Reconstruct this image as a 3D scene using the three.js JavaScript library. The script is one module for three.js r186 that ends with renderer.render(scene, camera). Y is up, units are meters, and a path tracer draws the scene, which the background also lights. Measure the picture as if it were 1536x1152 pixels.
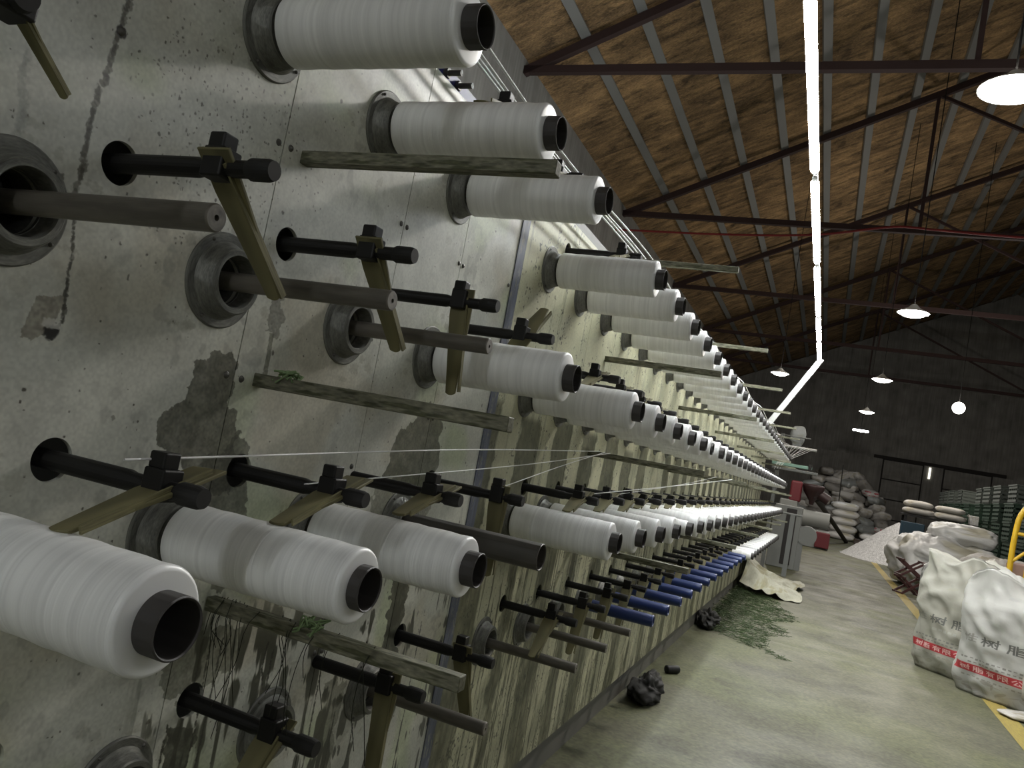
import * as THREE from 'three';
import { RoundedBoxGeometry } from 'three/addons/geometries/RoundedBoxGeometry.js';
import { mergeGeometries, toCreasedNormals } from 'three/addons/utils/BufferGeometryUtils.js';
import { RectAreaLightUniformsLib } from 'three/addons/lights/RectAreaLightUniformsLib.js';
RectAreaLightUniformsLib.init();

// ---------------------------------------------------------------- camera, exposure
const scene = new THREE.Scene();
scene.background = new THREE.Color(0x000000);
const camera = new THREE.PerspectiveCamera(2 * Math.atan(576 / 1185.12) * 180 / Math.PI, 4 / 3, 0.02, 120);
camera.position.set(0, 0.88, 0);
{
  const right = new THREE.Vector3(0.91325467, 0.18404166, -0.36344817);
  const up = new THREE.Vector3(-0.14176901, 0.97995064, 0.1399939);
  const back = new THREE.Vector3(0.38192598, -0.0763244, 0.9210359);
  camera.quaternion.setFromRotationMatrix(new THREE.Matrix4().makeBasis(right, up, back));
}
camera.updateMatrixWorld();
const renderer = new THREE.WebGLRenderer({ antialias: true });
renderer.toneMapping = THREE.LinearToneMapping;
renderer.toneMappingExposure = 1.0;
renderer.shadowMap.enabled = true;
const TUBE_LIGHT = 10, TUBE_GLOW = 185, LAMP_LIGHT = 10, LAMP_GLOW = 14, SIDE_LIGHT = 16, SIDE_GLOW = 20;

// ---------------------------------------------------------------- helpers
let seed = 12345;
const rnd = () => { seed = (seed * 1664525 + 1013904223) >>> 0; return seed / 4294967296; };
const rr = (a, b) => a + (b - a) * rnd();
const clamp = (v, a = 0, b = 1) => Math.min(b, Math.max(a, v));
const mix = (a, b, t) => a + (b - a) * t;
const ss = (a, b, v) => { const t = clamp((v - a) / (b - a)); return t * t * (3 - 2 * t); };
function hash2(x, y) { let h = Math.imul(x, 374761393) ^ Math.imul(y, 668265263); h = Math.imul(h ^ (h >>> 13), 1274126177); return ((h ^ (h >>> 16)) >>> 0) / 4294967296; }
function vnoise(x, y, px = 0) {
  let xi = Math.floor(x), yi = Math.floor(y); const fx = x - xi, fy = y - yi;
  const ux = fx * fx * (3 - 2 * fx), uy = fy * fy * (3 - 2 * fy);
  let x1 = xi + 1; if (px) { xi = ((xi % px) + px) % px; x1 = ((x1 % px) + px) % px; }
  const a = hash2(xi, yi), b = hash2(x1, yi), c = hash2(xi, yi + 1), d = hash2(x1, yi + 1);
  return a + (b - a) * ux + (c - a) * uy + (a - b - c + d) * ux * uy;
}
function fbm(x, y, oct = 4, px = 0) { let s = 0, a = 0.5, n = 0; for (let i = 0; i < oct; i++) { s += a * vnoise(x, y, px); n += a; a *= 0.5; x = x * 2 + 17 * (px ? 0 : 1); y = y * 2 + 31; px *= 2; } return s / n; }
function vn3(x, y, z) { const zi = Math.floor(z), f = z - zi, u = f * f * (3 - 2 * f); return mix(vnoise(x + zi * 57.3, y + zi * 31.7), vnoise(x + (zi + 1) * 57.3, y + (zi + 1) * 31.7), u); }
function dataTex(w, h, fn, srgb = true, opts = {}) {
  const d = new Uint8Array(w * h * 4);
  for (let j = 0; j < h; j++) for (let i = 0; i < w; i++) { const c = fn((i + 0.5) / w, (j + 0.5) / h, i, j), k = (j * w + i) * 4; d[k] = clamp(c[0], 0, 255); d[k + 1] = clamp(c[1], 0, 255); d[k + 2] = clamp(c[2], 0, 255); d[k + 3] = c.length > 3 ? clamp(c[3], 0, 255) : 255; }
  return finishTex(new THREE.DataTexture(d, w, h, THREE.RGBAFormat), srgb, opts);
}
function finishTex(t, srgb, { repeat, clampEdges } = {}) {
  t.magFilter = THREE.LinearFilter; t.minFilter = THREE.LinearMipmapLinearFilter; t.generateMipmaps = true;
  t.wrapS = t.wrapT = clampEdges ? THREE.ClampToEdgeWrapping : THREE.RepeatWrapping;
  if (srgb) t.colorSpace = THREE.SRGBColorSpace;
  if (repeat) t.repeat.set(repeat[0], repeat[1]);
  t.needsUpdate = true; return t;
}
const mat = (o) => new THREE.MeshStandardMaterial(o), pmat = (o) => new THREE.MeshPhysicalMaterial(o);
const taken = new Map();
function numbered(n) { const k = taken.get(n) ?? 0; taken.set(n, k + 1); return k ? n + '_' + String(k).padStart(3, '0') : n; }
function tag(o, label, category, group, kind) { o.userData.label = label; if (category) o.userData.category = category; if (group) o.userData.group = group; if (kind) o.userData.kind = kind; return o; }
function mesh(name, geo, m, parent) { const o = new THREE.Mesh(geo, m); o.name = name; o.castShadow = o.receiveShadow = true; parent.add(o); return o; }
function part(name, geo, m, parent) { return mesh(name, geo, m, parent); }
function thing(name, label, category, pos = [0, 0, 0], group) { const g = new THREE.Group(); g.name = numbered(name); g.position.set(...pos); scene.add(g); return tag(g, label, category, group); }
function solid(name, geo, m, label, category, group) { return tag(mesh(numbered(name), geo, m, scene), label, category, group); }
function struct(name, geo, m, label) { const o = mesh(name, geo, m, scene); o.userData.kind = 'structure'; if (label) o.userData.label = label; return o; }
function dup(root, label, group) { const r = root.clone(); r.name = numbered(root.name.replace(/_\d{3}$/, '')); scene.add(r); r.userData = { ...root.userData }; if (label) r.userData.label = label; if (group) r.userData.group = group; return r; }
const box = (w, h, d, x = 0, y = 0, z = 0) => new THREE.BoxGeometry(w, h, d).translate(x, y, z);
const rbox = (w, h, d, r = 0.003, x = 0, y = 0, z = 0, seg = 2) => new RoundedBoxGeometry(w, h, d, seg, r).translate(x, y, z);
const V = (x, y, z) => new THREE.Vector3(x, y, z);
function beam(a, b, w, h) { // bar of section w x h from a to b
  const d = b.clone().sub(a), L = d.length(), g = new THREE.BoxGeometry(w, h, L);
  const m = new THREE.Matrix4().lookAt(a, b, Math.abs(d.y) / L > 0.99 ? V(1, 0, 0) : V(0, 1, 0));
  m.setPosition(a.clone().add(b).multiplyScalar(0.5)); return g.applyMatrix4(m);
}
const rod = (a, b, r, n = 10) => { const d = b.clone().sub(a), L = d.length(); return new THREE.CylinderGeometry(r, r, L, n).applyMatrix4(new THREE.Matrix4().makeRotationFromQuaternion(new THREE.Quaternion().setFromUnitVectors(V(0, 1, 0), d.normalize())).setPosition(a.clone().add(b).multiplyScalar(0.5))); };
const tube = (pts, r, n = 32, k = 6) => new THREE.TubeGeometry(new THREE.CatmullRomCurve3(pts), n, r, k);
const axisX = new THREE.Matrix4().makeRotationZ(-Math.PI / 2);   // lathe axis y -> x
const latheX = (pts, n = 24) => new THREE.LatheGeometry(pts.map(([r, x]) => new THREE.Vector2(r, x)), n).applyMatrix4(axisX);
const latheC = (pts, n = 24) => toCreasedNormals(latheX(pts, n), 0.55);   // lathe with crisp rims
const noIdx = (g) => g.index ? g.toNonIndexed() : g;
const merge = (gs) => mergeGeometries(gs.map(noIdx));

// ---------------------------------------------------------------- hall (the setting)
const HALL = { x0: -4, x1: 15, zf: 5, zb: -33.5, eave: 5.38, slope: 0.472 };
const ridgeX = (HALL.x0 + HALL.x1) / 2, ridgeY = HALL.eave + HALL.slope * (ridgeX - HALL.x0), hallLen = HALL.zf - HALL.zb, zMid = (HALL.zf + HALL.zb) / 2;
const floorTex = dataTex(1536, 1536, (u, v) => {
  const P = 24, x = u * P, y = v * P;
  const big = fbm(x * 0.25, y * 0.25, 4, 6), mid = fbm(x * 1.5, y * 1.5, 4, 36), fine = vnoise(x * 22, y * 22, 528), grit = vnoise(x * 60, y * 60, 1440);
  let k = 0.80 + 0.16 * (big - 0.5) + 0.13 * (mid - 0.5) + 0.18 * (fine - 0.5) + 0.14 * (grit - 0.5);
  const scratch = vnoise(x * 6, y * 40, 144); if (scratch > 0.86) k += 0.10 * (scratch - 0.86) / 0.14;
  const oil = ss(0.60, 0.70, fbm(x * 0.8 + 0, y * 0.8 + 9, 4, 0 + 19.2 | 0)); k -= 0.10 * oil;
  const green = ss(0.45, 0.7, fbm(x * 0.5, y * 0.5 + 40, 3, 12));
  return [112 * k, (111 + 3 * green) * k, (88 - 7 * green) * k];
}, true, { repeat: [1 / 6, 1 / 6] });
const floorBump = dataTex(512, 512, (u, v) => { const n = 255 * (0.6 * fbm(u * 24, v * 24, 4, 24) + 0.4 * vnoise(u * 128, v * 128, 128)); return [n, n, n]; }, false, { repeat: [1 / 1.5, 1 / 1.5] });
const floorRough = dataTex(512, 512, (u, v) => { const n = 255 * clamp(0.66 + 0.3 * (fbm(u * 16, v * 16, 5, 16) - 0.4)); return [n, n, n]; }, false, { repeat: [1 / 3, 1 / 3] });
function metricPlane(w, d) { const g = new THREE.PlaneGeometry(w, d); const p = g.attributes.position, uv = g.attributes.uv; for (let i = 0; i < p.count; i++) uv.setXY(i, p.getX(i), p.getY(i)); return g; }
function metricBox(w, h, d, x, y, z) { // uv in metres on every face
  const g = new THREE.BoxGeometry(w, h, d), p = g.attributes.position, n = g.attributes.normal, uv = g.attributes.uv;
  for (let i = 0; i < p.count; i++) { if (Math.abs(n.getX(i)) > 0.5) uv.setXY(i, p.getZ(i), p.getY(i)); else if (Math.abs(n.getY(i)) > 0.5) uv.setXY(i, p.getX(i), p.getZ(i)); else uv.setXY(i, p.getX(i), p.getY(i)); }
  return g.translate(x, y, z);
}
const floorMat = pmat({ map: floorTex, roughnessMap: floorRough, roughness: 0.95, specularIntensity: 0.75, bumpMap: floorBump, bumpScale: 0.0012 });
const floor = struct('floor', metricBox(HALL.x1 - HALL.x0, 0.2, hallLen, ridgeX, -0.1, zMid), floorMat, 'worn olive grey concrete factory floor');
{ // worn yellow line beside the sacks
  const t = dataTex(128, 2048, (u, v) => { const n = fbm(u * 3, v * 120, 4), g = vnoise(u * 40, v * 1400), e = Math.min(u, 1 - u), a = ss(0.28, 0.5, n * 0.75 + 0.25 * g + 0.5 * Math.min(e, 0.2)); return [168 - 30 * g, 150 - 28 * g, 70, 255 * a * 0.6]; }, true, { clampEdges: true });
  const g = new THREE.PlaneGeometry(0.1, 33).rotateX(-Math.PI / 2).translate(0.985, 0.0015, -14);
  part('painted_line', g, mat({ map: t, transparent: true, alphaTest: 0.02, roughness: 0.7 }), floor).userData.label = 'worn yellow painted line';
}
const wallGrey = dataTex(512, 512, (u, v) => { const k = 0.8 + 0.25 * (fbm(u * 8, v * 8, 4, 8) - 0.5) + 0.12 * (vnoise(u * 90, v * 6, 90) - 0.5); return [176 * k, 174 * k, 168 * k]; }, true, { repeat: [1 / 3, 1 / 3] });
const wallMat = mat({ map: wallGrey, roughness: 0.9 });
struct('wall_left', metricBox(0.2, HALL.eave + 0.4, hallLen + 0.4, HALL.x0 - 0.1, HALL.eave / 2 - 0.1, zMid), wallMat, 'grey side wall behind the winding machines');
struct('wall_right', metricBox(0.2, HALL.eave + 0.4, hallLen + 0.4, HALL.x1 + 0.1, HALL.eave / 2 - 0.1, zMid), wallMat);
const gable = (z, t) => { const s = new THREE.Shape([new THREE.Vector2(HALL.x0, -0.2), new THREE.Vector2(HALL.x1, -0.2), new THREE.Vector2(HALL.x1, HALL.eave), new THREE.Vector2(ridgeX, ridgeY), new THREE.Vector2(HALL.x0, HALL.eave)]); return new THREE.ExtrudeGeometry(s, { depth: t, bevelEnabled: false }).translate(0, 0, z); };
struct('wall_back', gable(HALL.zb - 0.2, 0.2), wallMat, 'plain end wall of the hall behind the sacks');
struct('wall_front', gable(HALL.zf, 0.2), wallMat);
// roof: brown fibre insulation with pale purlins below it
const woolTex = dataTex(1024, 1024, (u, v) => {
  const a = fbm(u * 10, v * 40, 4, 10), b = fbm(u * 6, v * 6, 5, 6), c = vnoise(u * 160, v * 420, 160), dark = ss(0.60, 0.74, fbm(u * 14 + 0, v * 30 + 7, 4, 14));
  let k = 0.75 + 0.45 * (a - 0.5) + 0.5 * (b - 0.5) + 0.28 * (c - 0.5) - 0.16 * dark;
  return [206 * k, 168 * k, 120 * k];
}, true, { repeat: [1 / 3, 1 / 3] });
const woolBump = dataTex(512, 512, (u, v) => { const n = 255 * fbm(u * 16, v * 36, 5, 16); return [n, n, n]; }, false, { repeat: [1 / 1.5, 1 / 1.5] });
const woolMat = mat({ map: woolTex, bumpMap: woolBump, bumpScale: 0.03, roughness: 1 });
const purlinMat = mat({ color: 0x8f8f8c, roughness: 0.6, metalness: 0.15 });
const ceiling = new THREE.Group(); ceiling.name = 'ceiling'; tag(ceiling, 'pitched roof lined with brown fibre insulation between pale purlins', null, null, 'structure'); scene.add(ceiling);
{
  const half = (ridgeX - HALL.x0) * Math.hypot(1, HALL.slope), ang = Math.atan(HALL.slope);
  for (const s of [-1, 1]) {
    const g = metricBox(half + 0.3, 0.12, hallLen + 0.6, 0, 0, 0);
    const m = part('insulation', g, woolMat, ceiling);
    m.position.set(ridgeX + s * (ridgeX - HALL.x0) / 2, (ridgeY + HALL.eave) / 2 + 0.12, zMid); m.rotation.z = -s * ang;
    const n = 15, pg = rbox(0.12, 0.06, hallLen, 0.004);
    for (let i = 0; i < n; i++) {
      const dx = 0.7 + i * 0.62, x = s < 0 ? HALL.x0 + dx : HALL.x1 - dx, y = HALL.eave + HALL.slope * dx - 0.0;
      const p = part('purlin', pg, purlinMat, ceiling); p.position.set(x, y, zMid); p.rotation.z = -s * ang;
    }
  }
}
// roof trusses
const rustMat = mat({ color: 0x433230, roughness: 0.8, metalness: 0.2 });
const trussZ = [-3.2, -8.23, -13.26, -18.29, -23.32, -28.35];
const ordW = ['first', 'second', 'third', 'fourth', 'fifth', 'sixth', 'seventh', 'eighth', 'ninth', 'tenth', 'eleventh', 'twelfth', 'thirteenth', 'fourteenth', 'fifteenth', 'sixteenth', 'seventeenth', 'eighteenth', 'nineteenth', 'twentieth', 'twenty-first', 'twenty-second', 'twenty-third', 'twenty-fourth', 'twenty-fifth', 'twenty-sixth', 'twenty-seventh', 'twenty-eighth', 'twenty-ninth', 'thirtieth'];
{
  const yc = HALL.eave - 0.08, top = (x) => HALL.eave - 0.1 + HALL.slope * (x < ridgeX ? x - HALL.x0 : HALL.x1 - x);
  const gs = { chord: beam(V(HALL.x0, yc, 0), V(HALL.x1, yc, 0), 0.08, 0.09), rl: beam(V(HALL.x0, top(HALL.x0), 0), V(ridgeX, top(ridgeX), 0), 0.08, 0.1), rr: beam(V(ridgeX, top(ridgeX), 0), V(HALL.x1, top(HALL.x1), 0), 0.08, 0.1) };
  const webs = []; const N = 4;
  for (let i = 1; i < N; i++) { const x = HALL.x0 + i * (HALL.x1 - HALL.x0) / N; webs.push(beam(V(x, yc, 0), V(x, top(x), 0), 0.05, 0.05)); const xn = x + (i < N / 2 ? 1 : -1) * (HALL.x1 - HALL.x0) / N; if (i !== N / 2) webs.push(beam(V(x, top(x), 0), V(xn, yc, 0), 0.05, 0.05)); }
  trussZ.forEach((z, i) => {
    const t = thing('roof_truss', `rusty red steel roof truss, ${ordW[trussZ.length - 1 - i]} counted from the end wall`, 'roof truss', [0, 0, z], 'roof trusses across the hall');
    part('tie_beam', gs.chord, rustMat, t); part('rafter', gs.rl, rustMat, t); part('rafter', gs.rr, rustMat, t); for (const w of webs) part('web_bar', w, rustMat, t);
  });
}
solid('red_cable', tube([V(-3.95, 4.85, -12.8), V(-2, 4.9, -12.8), V(-0.65, 5.0, -12.8), V(0.44, 5.2, -12.8), V(0.9, 5.22, -12.9), V(2.05, 5.15, -12.8), V(6, 5.2, -12.8)], 0.018, 60, 6), mat({ color: 0x8a2a2a, roughness: 0.6 }), 'thin red cable slung along a roof truss', 'cable');
// sliding doors in the end wall
{
  const dm = mat({ map: wallGrey, color: 0xffffff, roughness: 0.85 }), rail = mat({ color: 0x2d2a28, roughness: 0.8 });
  const door = (n, x0, x1) => {
    const d = new THREE.Group(); d.name = n; scene.add(d); tag(d, n === 'door_1' ? 'grey sliding door of wide panels beside the slit of daylight' : 'grey door leaf partly hidden behind green crates', null, null, 'structure');
    for (let k = 0; k < 4; k++) part('door_panel', rbox(x1 - x0, 0.7, 0.05, 0.006, (x0 + x1) / 2, 0.38 + k * 0.745, HALL.zb + 0.09), dm, d);
    part('door_frame', box(x1 - x0 + 0.1, 3.0, 0.03, (x0 + x1) / 2, 1.5, HALL.zb + 0.05), rail, d);
  };
  door('door_1', 1.88, 3.2); door('door_2', 3.95, 5.45);
  struct('trim_1', box(4.4, 0.12, 0.1, 3.7, 3.06, HALL.zb + 0.1), rail);
  const slit = struct('window_1', box(0.07, 0.42, 0.02, 3.46, 2.74, HALL.zb + 0.03), new THREE.MeshStandardMaterial({ color: 0x111111, emissive: 0xf4f0e0, emissiveIntensity: 2.2 }), 'narrow slit of daylight between the end doors');
}

// ---------------------------------------------------------------- machine layout (metres)
const WX = -0.6113, ROWS = [1.2675, 0.9938, 0.7281, 0.47], CP = 0.236;
const zCol = (c) => c <= 4 ? -(1.1108 - (4 - c) * CP) : -(1.5671 + (c - 5) * CP);
const sCol = (c) => -zCol(c);
const LASTC = 34, PTOP = 1.405, PBOT = 0.10;

// panel paint of the near frame: cream enamel with oil stains, drips and specks where the photograph shows them
function inPoly(x, y, P) { let k = false; for (let i = 0, j = P.length - 1; i < P.length; j = i++) { const [a, b] = P[i], [c, d] = P[j]; if ((b > y) !== (d > y) && x < (c - a) * (y - b) / (d - b) + a) k = !k; } return k; }
const T1 = { w: 1664, h: 1472, s0: -0.16, s1: 1.41, y0: 0.06, y1: 1.42 };
const nearTex = (() => {
  const { w, h, s0, s1, y0, y1 } = T1, buf = new Float32Array(w * h * 3);
  const stains = [
    { p: [[.442, .933], [.463, .937], [.467, .925], [.459, .9], [.447, .889], [.437, .891], [.443, .914]], c: [104, 96, 82], a: .6, n: .008 },
    { p: [[.625, .902], [.649, .917], [.673, .924], [.688, .911], [.69, .873], [.712, .837], [.716, .76], [.663, .77], [.625, .809], [.6, .817], [.593, .834], [.605, .848], [.618, .863], [.625, .881]], c: [70, 69, 58], a: .78, n: .014 },
    { p: [[.66, .80], [.72, .83], [.75, .78], [.77, .70], [.74, .66], [.69, .69], [.65, .74]], c: [62, 62, 52], a: .7, n: .02 },
    { p: [[.711, .994], [.74, .998], [.744, .966], [.738, .957], [.724, .96]], c: [92, 90, 80], a: .65, n: .02 },
    { p: [[.728, .957], [.736, .957], [.739, .905], [.731, .905]], c: [88, 88, 74], a: .7, n: .003 },
    { p: [[1.103, .886], [1.15, .925], [1.185, .92], [1.209, .89], [1.215, .833], [1.207, .765], [1.12, .775], [1.046, .793], [1.05, .834], [1.068, .867]], c: [66, 66, 52], a: .8, n: .018 },
    { p: [[1.02, .79], [1.21, .79], [1.22, .70], [1.16, .64], [1.04, .66]], c: [84, 83, 68], a: .55, n: .03 },
    { p: [[1.16, .66], [1.19, .62], [1.185, .55], [1.225, .49], [1.19, .46], [1.145, .52], [1.145, .58], [1.135, .64]], c: [38, 38, 30], a: .85, n: .02 },
    { p: [[.70, .515], [.745, .508], [.75, .40], [.752, .2], [.72, .18], [.712, .40]], c: [44, 44, 36], a: .85, n: .012 },
    { p: [[.66, .62], [.78, .62], [.80, .57], [.74, .54], [.68, .56]], c: [80, 80, 66], a: .6, n: .03 },
    { p: [[1.0, .5], [1.05, .5], [1.06, .2], [1.01, .15]], c: [70, 70, 56], a: .5, n: .02 },
  ];
  for (const s of stains) { s.b = [Math.min(...s.p.map((q) => q[0])) - .03, Math.max(...s.p.map((q) => q[0])) + .03, Math.min(...s.p.map((q) => q[1])) - .03, Math.max(...s.p.map((q) => q[1])) + .03]; }
  for (let j = 0; j < h; j++) for (let i = 0; i < w; i++) {
    const s = mix(s0, s1, (i + .5) / w), y = mix(y0, y1, (j + .5) / h);
    const big = fbm(s * 5, y * 5, 4), mid = fbm(s * 26, y * 22, 4), fine = vnoise(s * 420, y * 420), grime = fbm(s * 60, y * 50, 3);
    let k = 1 + 0.14 * (big - .5) + 0.14 * (mid - .5) + 0.10 * (fine - .5);
    let c = [197 * k, 197 * k, 186 * k];
    const gr = ss(.55, .75, fbm(s * 7 + 3, y * 7 + 8, 3)); c[0] -= 14 * gr; c[1] -= 7 * gr; c[2] -= 24 * gr;           // greenish tarnish
    const br = ss(.60, .76, fbm(s * 6 + 33, y * 6 + 18, 4)); c[0] -= 8 * br; c[1] -= 12 * br; c[2] -= 17 * br;
    const dirt = ss(.60, .72, grime) * (0.25 + 0.5 * ss(.45, .65, big)); for (let q = 0; q < 3; q++) c[q] *= 1 - .14 * dirt;
    const wx = (fbm(s * 45 + 5, y * 45, 4) - .5) * 2, wy = (fbm(s * 45 + 91, y * 45 + 40, 4) - .5) * 2;
    for (const t of stains) if (s > t.b[0] && s < t.b[1] && y > t.b[2] && y < t.b[3] && inPoly(s + wx * t.n, y + wy * t.n, t.p)) {
      const a = t.a * (0.75 + 0.5 * (fbm(s * 90, y * 90, 3) - .2)); for (let q = 0; q < 3; q++) c[q] = mix(c[q], t.c[q] * (0.8 + 0.5 * fine), clamp(a));
    }
    // crackled oil streaks on the lower panels
    const low = 1 - ss(.58, .70, y + .05 * (big - .5)), st = fbm(s * 75, y * 7, 4), seamN = ss(.50, .72, fbm(s * 9 + 70, y * 2, 3));
    const sk = low * ss(.62, .70, s) * ss(.60 - .1 * seamN, .66 - .06 * seamN, st * (0.72 + .5 * vnoise(s * 30, y * 60))); for (let q = 0; q < 3; q++) c[q] = mix(c[q], [44, 44, 34][q], .8 * sk);
    const kk = (j * w + i) * 3; buf[kk] = c[0]; buf[kk + 1] = c[1]; buf[kk + 2] = c[2];
  }
  const splat = (s, y, rx, ry, col, a, rough = .5) => {
    const ci = (s - s0) / (s1 - s0) * w, cj = (y - y0) / (y1 - y0) * h, ri = rx / (s1 - s0) * w, rj = ry / (y1 - y0) * h, sd = (s * 7919 + y * 104729) % 97;
    for (let j = Math.floor(cj - rj - 1); j <= cj + rj + 1; j++) for (let i = Math.floor(ci - ri - 1); i <= ci + ri + 1; i++) {
      if (i < 0 || j < 0 || i >= w || j >= h) continue; const dx = (i + .5 - ci) / ri, dy = (j + .5 - cj) / rj, d = dx * dx + dy * dy + rough * (vnoise(i * .45 + sd, j * .45) - .5) * 1.6;
      if (d < 1) { const f = a * clamp((1 - d) * 2.5), k = (j * w + i) * 3; for (let q = 0; q < 3; q++) buf[k + q] = mix(buf[k + q], col[q], f); }
    }
  };
  const line = (P, wd, col, a, gap = 0) => { for (let i = 0; i + 1 < P.length; i++) { const [x0, b0] = P[i], [x1, b1] = P[i + 1], n = Math.ceil(Math.hypot(x1 - x0, b1 - b0) / (wd * .9)); for (let k = 0; k < n; k++) if (rnd() > gap) splat(mix(x0, x1, k / n) + rr(-.4, .4) * wd, mix(b0, b1, k / n), wd * rr(.5, 1), wd * rr(.7, 1.6), col, a * rr(.5, 1), .9); } };
  line([[.463, 1.30], [.463, 1.197], [.463, 1.168], [.46, 1.147], [.459, 1.125], [.455, 1.108], [.455, 1.09], [.455, 1.064], [.456, 1.041], [.456, 1.015]], .0042, [72, 68, 58], .75, .1);
  line([[.457, 1.016], [.465, .971], [.468, .937], [.471, .914], [.465, .901]], .0022, [60, 58, 50], .8, .15);
  line([[.39, 1.111], [.392, 1.087], [.396, 1.068], [.399, 1.047], [.402, 1.0]], .006, [128, 128, 120], .35, .2);
  splat(.463, .902, .008, .007, [26, 24, 20], .95); splat(.463, 1.168, .006, .006, [34, 30, 26], .9); splat(.462, .909, .011, .005, [210, 208, 200], .8);
  for (let k = 0; k < 1900; k++) { const b = rnd(); splat(rr(s0, s1), rr(y0, y1), b < .95 ? rr(.0006, .0014) : rr(.0014, .0034), b < .95 ? rr(.0006, .0014) : rr(.0014, .004), [66, 62, 52], rr(.35, .9), .8); }
  for (let k = 0; k < 420; k++) { const s = .47 + Math.abs(rr(-.1, .1) + rr(-.1, .1)) + rr(0, .12), y = 1.13 + rr(-.09, .09) + rr(-.06, .06); splat(s, y, rr(.0006, .0018), rr(.0006, .002), [76, 72, 62], rr(.3, .85), .9); }   // spatter near the top spool
  for (const c of [1, 2, 3, 4]) for (const y of ROWS) for (let k = 0; k < 26; k++) { const a = rr(0, 6.28), q = rr(.05, .085); splat(sCol(c) + q * Math.cos(a), y + q * Math.sin(a), rr(.003, .012), rr(.002, .01), [126, 122, 104], rr(.08, .28), .9); }
  for (const [s, y, L] of [[.727, .604, .11], [.74, .6, .2], [.846, .58, .06], [.86, .57, .14], [.76, .6, .3], [.98, .55, .2], [.90, .35, .2], [1.04, .45, .2], [1.27, .55, .3], [1.10, .42, .25], [.70, .5, .3], [.80, .3, .2]]) line([[s, y], [s + rr(-.004, .006), y - L * .5], [s + rr(-.01, .01), y - L]], .0022, [36, 36, 28], .8, .12);
  const d = new Uint8Array(w * h * 4); for (let i = 0; i < w * h; i++) { for (let q = 0; q < 3; q++) d[i * 4 + q] = clamp(buf[i * 3 + q], 0, 255); d[i * 4 + 3] = 255; }
  return finishTex(new THREE.DataTexture(d, w, h, THREE.RGBAFormat), true, { clampEdges: true });
})();
// far frame: repeats every ten columns
const T2 = { L: 10 * CP, y0: 0.08, y1: 1.42 };
const farTex = dataTex(2048, 1024, (u, v) => {
  const s = u * T2.L, y = mix(T2.y0, T2.y1, v), col = s / CP, ci = Math.floor(col), f = col - ci, id = hash2(ci % 10, 5), id2 = hash2(ci % 10, 9);
  const big = fbm(u * 10, y * 5, 4, 10), mid = fbm(u * 60, y * 24, 4, 60), fine = vnoise(u * 1000, y * 420, 1000);
  let k = 1 + .16 * (big - .5) + .16 * (mid - .5) + .1 * (fine - .5), c = [192 * k, 190 * k, 160 * k];
  const speck = ss(.72, .8, vnoise(u * 500, y * 220, 500) * .6 + .4 * fbm(u * 90, y * 40, 2, 90)); for (let q = 0; q < 3; q++) c[q] *= 1 - .5 * speck;
  const drip = ss(.62, .78, fbm(u * 160, y * 3, 3, 160)); for (let q = 0; q < 3; q++) c[q] *= 1 - .16 * drip;
  // oil blots below the second row, with ragged rims, beside each shaft
  const d1 = Math.abs(f - .40 - .05 * (id - .5)) + .16 * (fbm(u * 80, y * 34, 4, 80) - .5);
  const top = .955 + .04 * (id2 - .5), blot = ss(top, top - .02, y) * ss(.58, .66, y) * ss(.27 + .06 * id, .24 + .06 * id, d1) * (id2 > .16 ? 1 : .3);
  const d2 = Math.abs(f - .62) + .2 * (fbm(u * 70 + 0, y * 20 + 8, 4, 70) - .5), low = ss(.70, .60, y) * ss(.08 + .24 * id2 * id2, .03 + .22 * id2 * id2, d2) * (.55 + .45 * vnoise(u * 240, y * 30, 240));
  const run = ss(.72, .6, y) * ss(.55, .65, fbm(u * 260, y * 5 + 3, 4, 260) * .75 + .25 * vnoise(u * 900, y * 40, 900));
  const m = clamp(Math.max(blot * .66, low * .8, run * .74) * (.72 + .5 * fbm(u * 220, y * 60, 3, 220)));
  c[0] = mix(c[0], 62, m); c[1] = mix(c[1], 62, m); c[2] = mix(c[2], 44, m);
  return c;
}, true);
const nearPaint = pmat({ map: nearTex, roughness: 0.4, clearcoat: 0.3, clearcoatRoughness: 0.3 });
const farPaint = mat({ map: farTex, roughness: 0.5 });
const steelDark = mat({ color: 0x1b1a19, roughness: 0.5, metalness: 0.4 });
const gripRubber = mat({ color: 0x161514, roughness: 0.7 });
const castMat = (() => { const t = dataTex(256, 256, (u, v) => { const k = .8 + .5 * (fbm(u * 10, v * 10, 4, 10) - .5) + .2 * (vnoise(u * 90, v * 90, 90) - .5); return [138 * k, 138 * k, 130 * k]; }); return mat({ map: t, roughness: 0.55, metalness: 0.35 }); })();
const spindleMat = (() => { const t = dataTex(128, 256, (u, v) => { const k = .8 + .5 * (fbm(u * 6, v * 14, 4, 6) - .5); return [132 * k, 126 * k, 116 * k]; }); return mat({ map: t, roughness: 0.45, metalness: 0.2 }); })();
const barMat = (() => { const t = dataTex(256, 64, (u, v) => { const k = .78 + .5 * (fbm(u * 40, v * 6, 4) - .5), g = ss(.5, .7, fbm(u * 12 + 3, v * 4 + 2, 3)); return [(148 - 50 * g) * k, (146 - 46 * g) * k, (124 - 52 * g) * k]; }); return mat({ map: t, roughness: 0.65, metalness: 0.15 }); })();
const brassMat = (() => { const t = dataTex(128, 128, (u, v) => { const k = .85 + .5 * (fbm(u * 8, v * 8, 4) - .5); return [132 * k, 126 * k, 88 * k]; }); return mat({ map: t, roughness: 0.6, metalness: 0.1 }); })();
const screwMat = mat({ color: 0x5a5853, roughness: 0.5, metalness: 0.6 });
const innerMat = mat({ color: 0x74736c, roughness: 0.8 });
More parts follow.
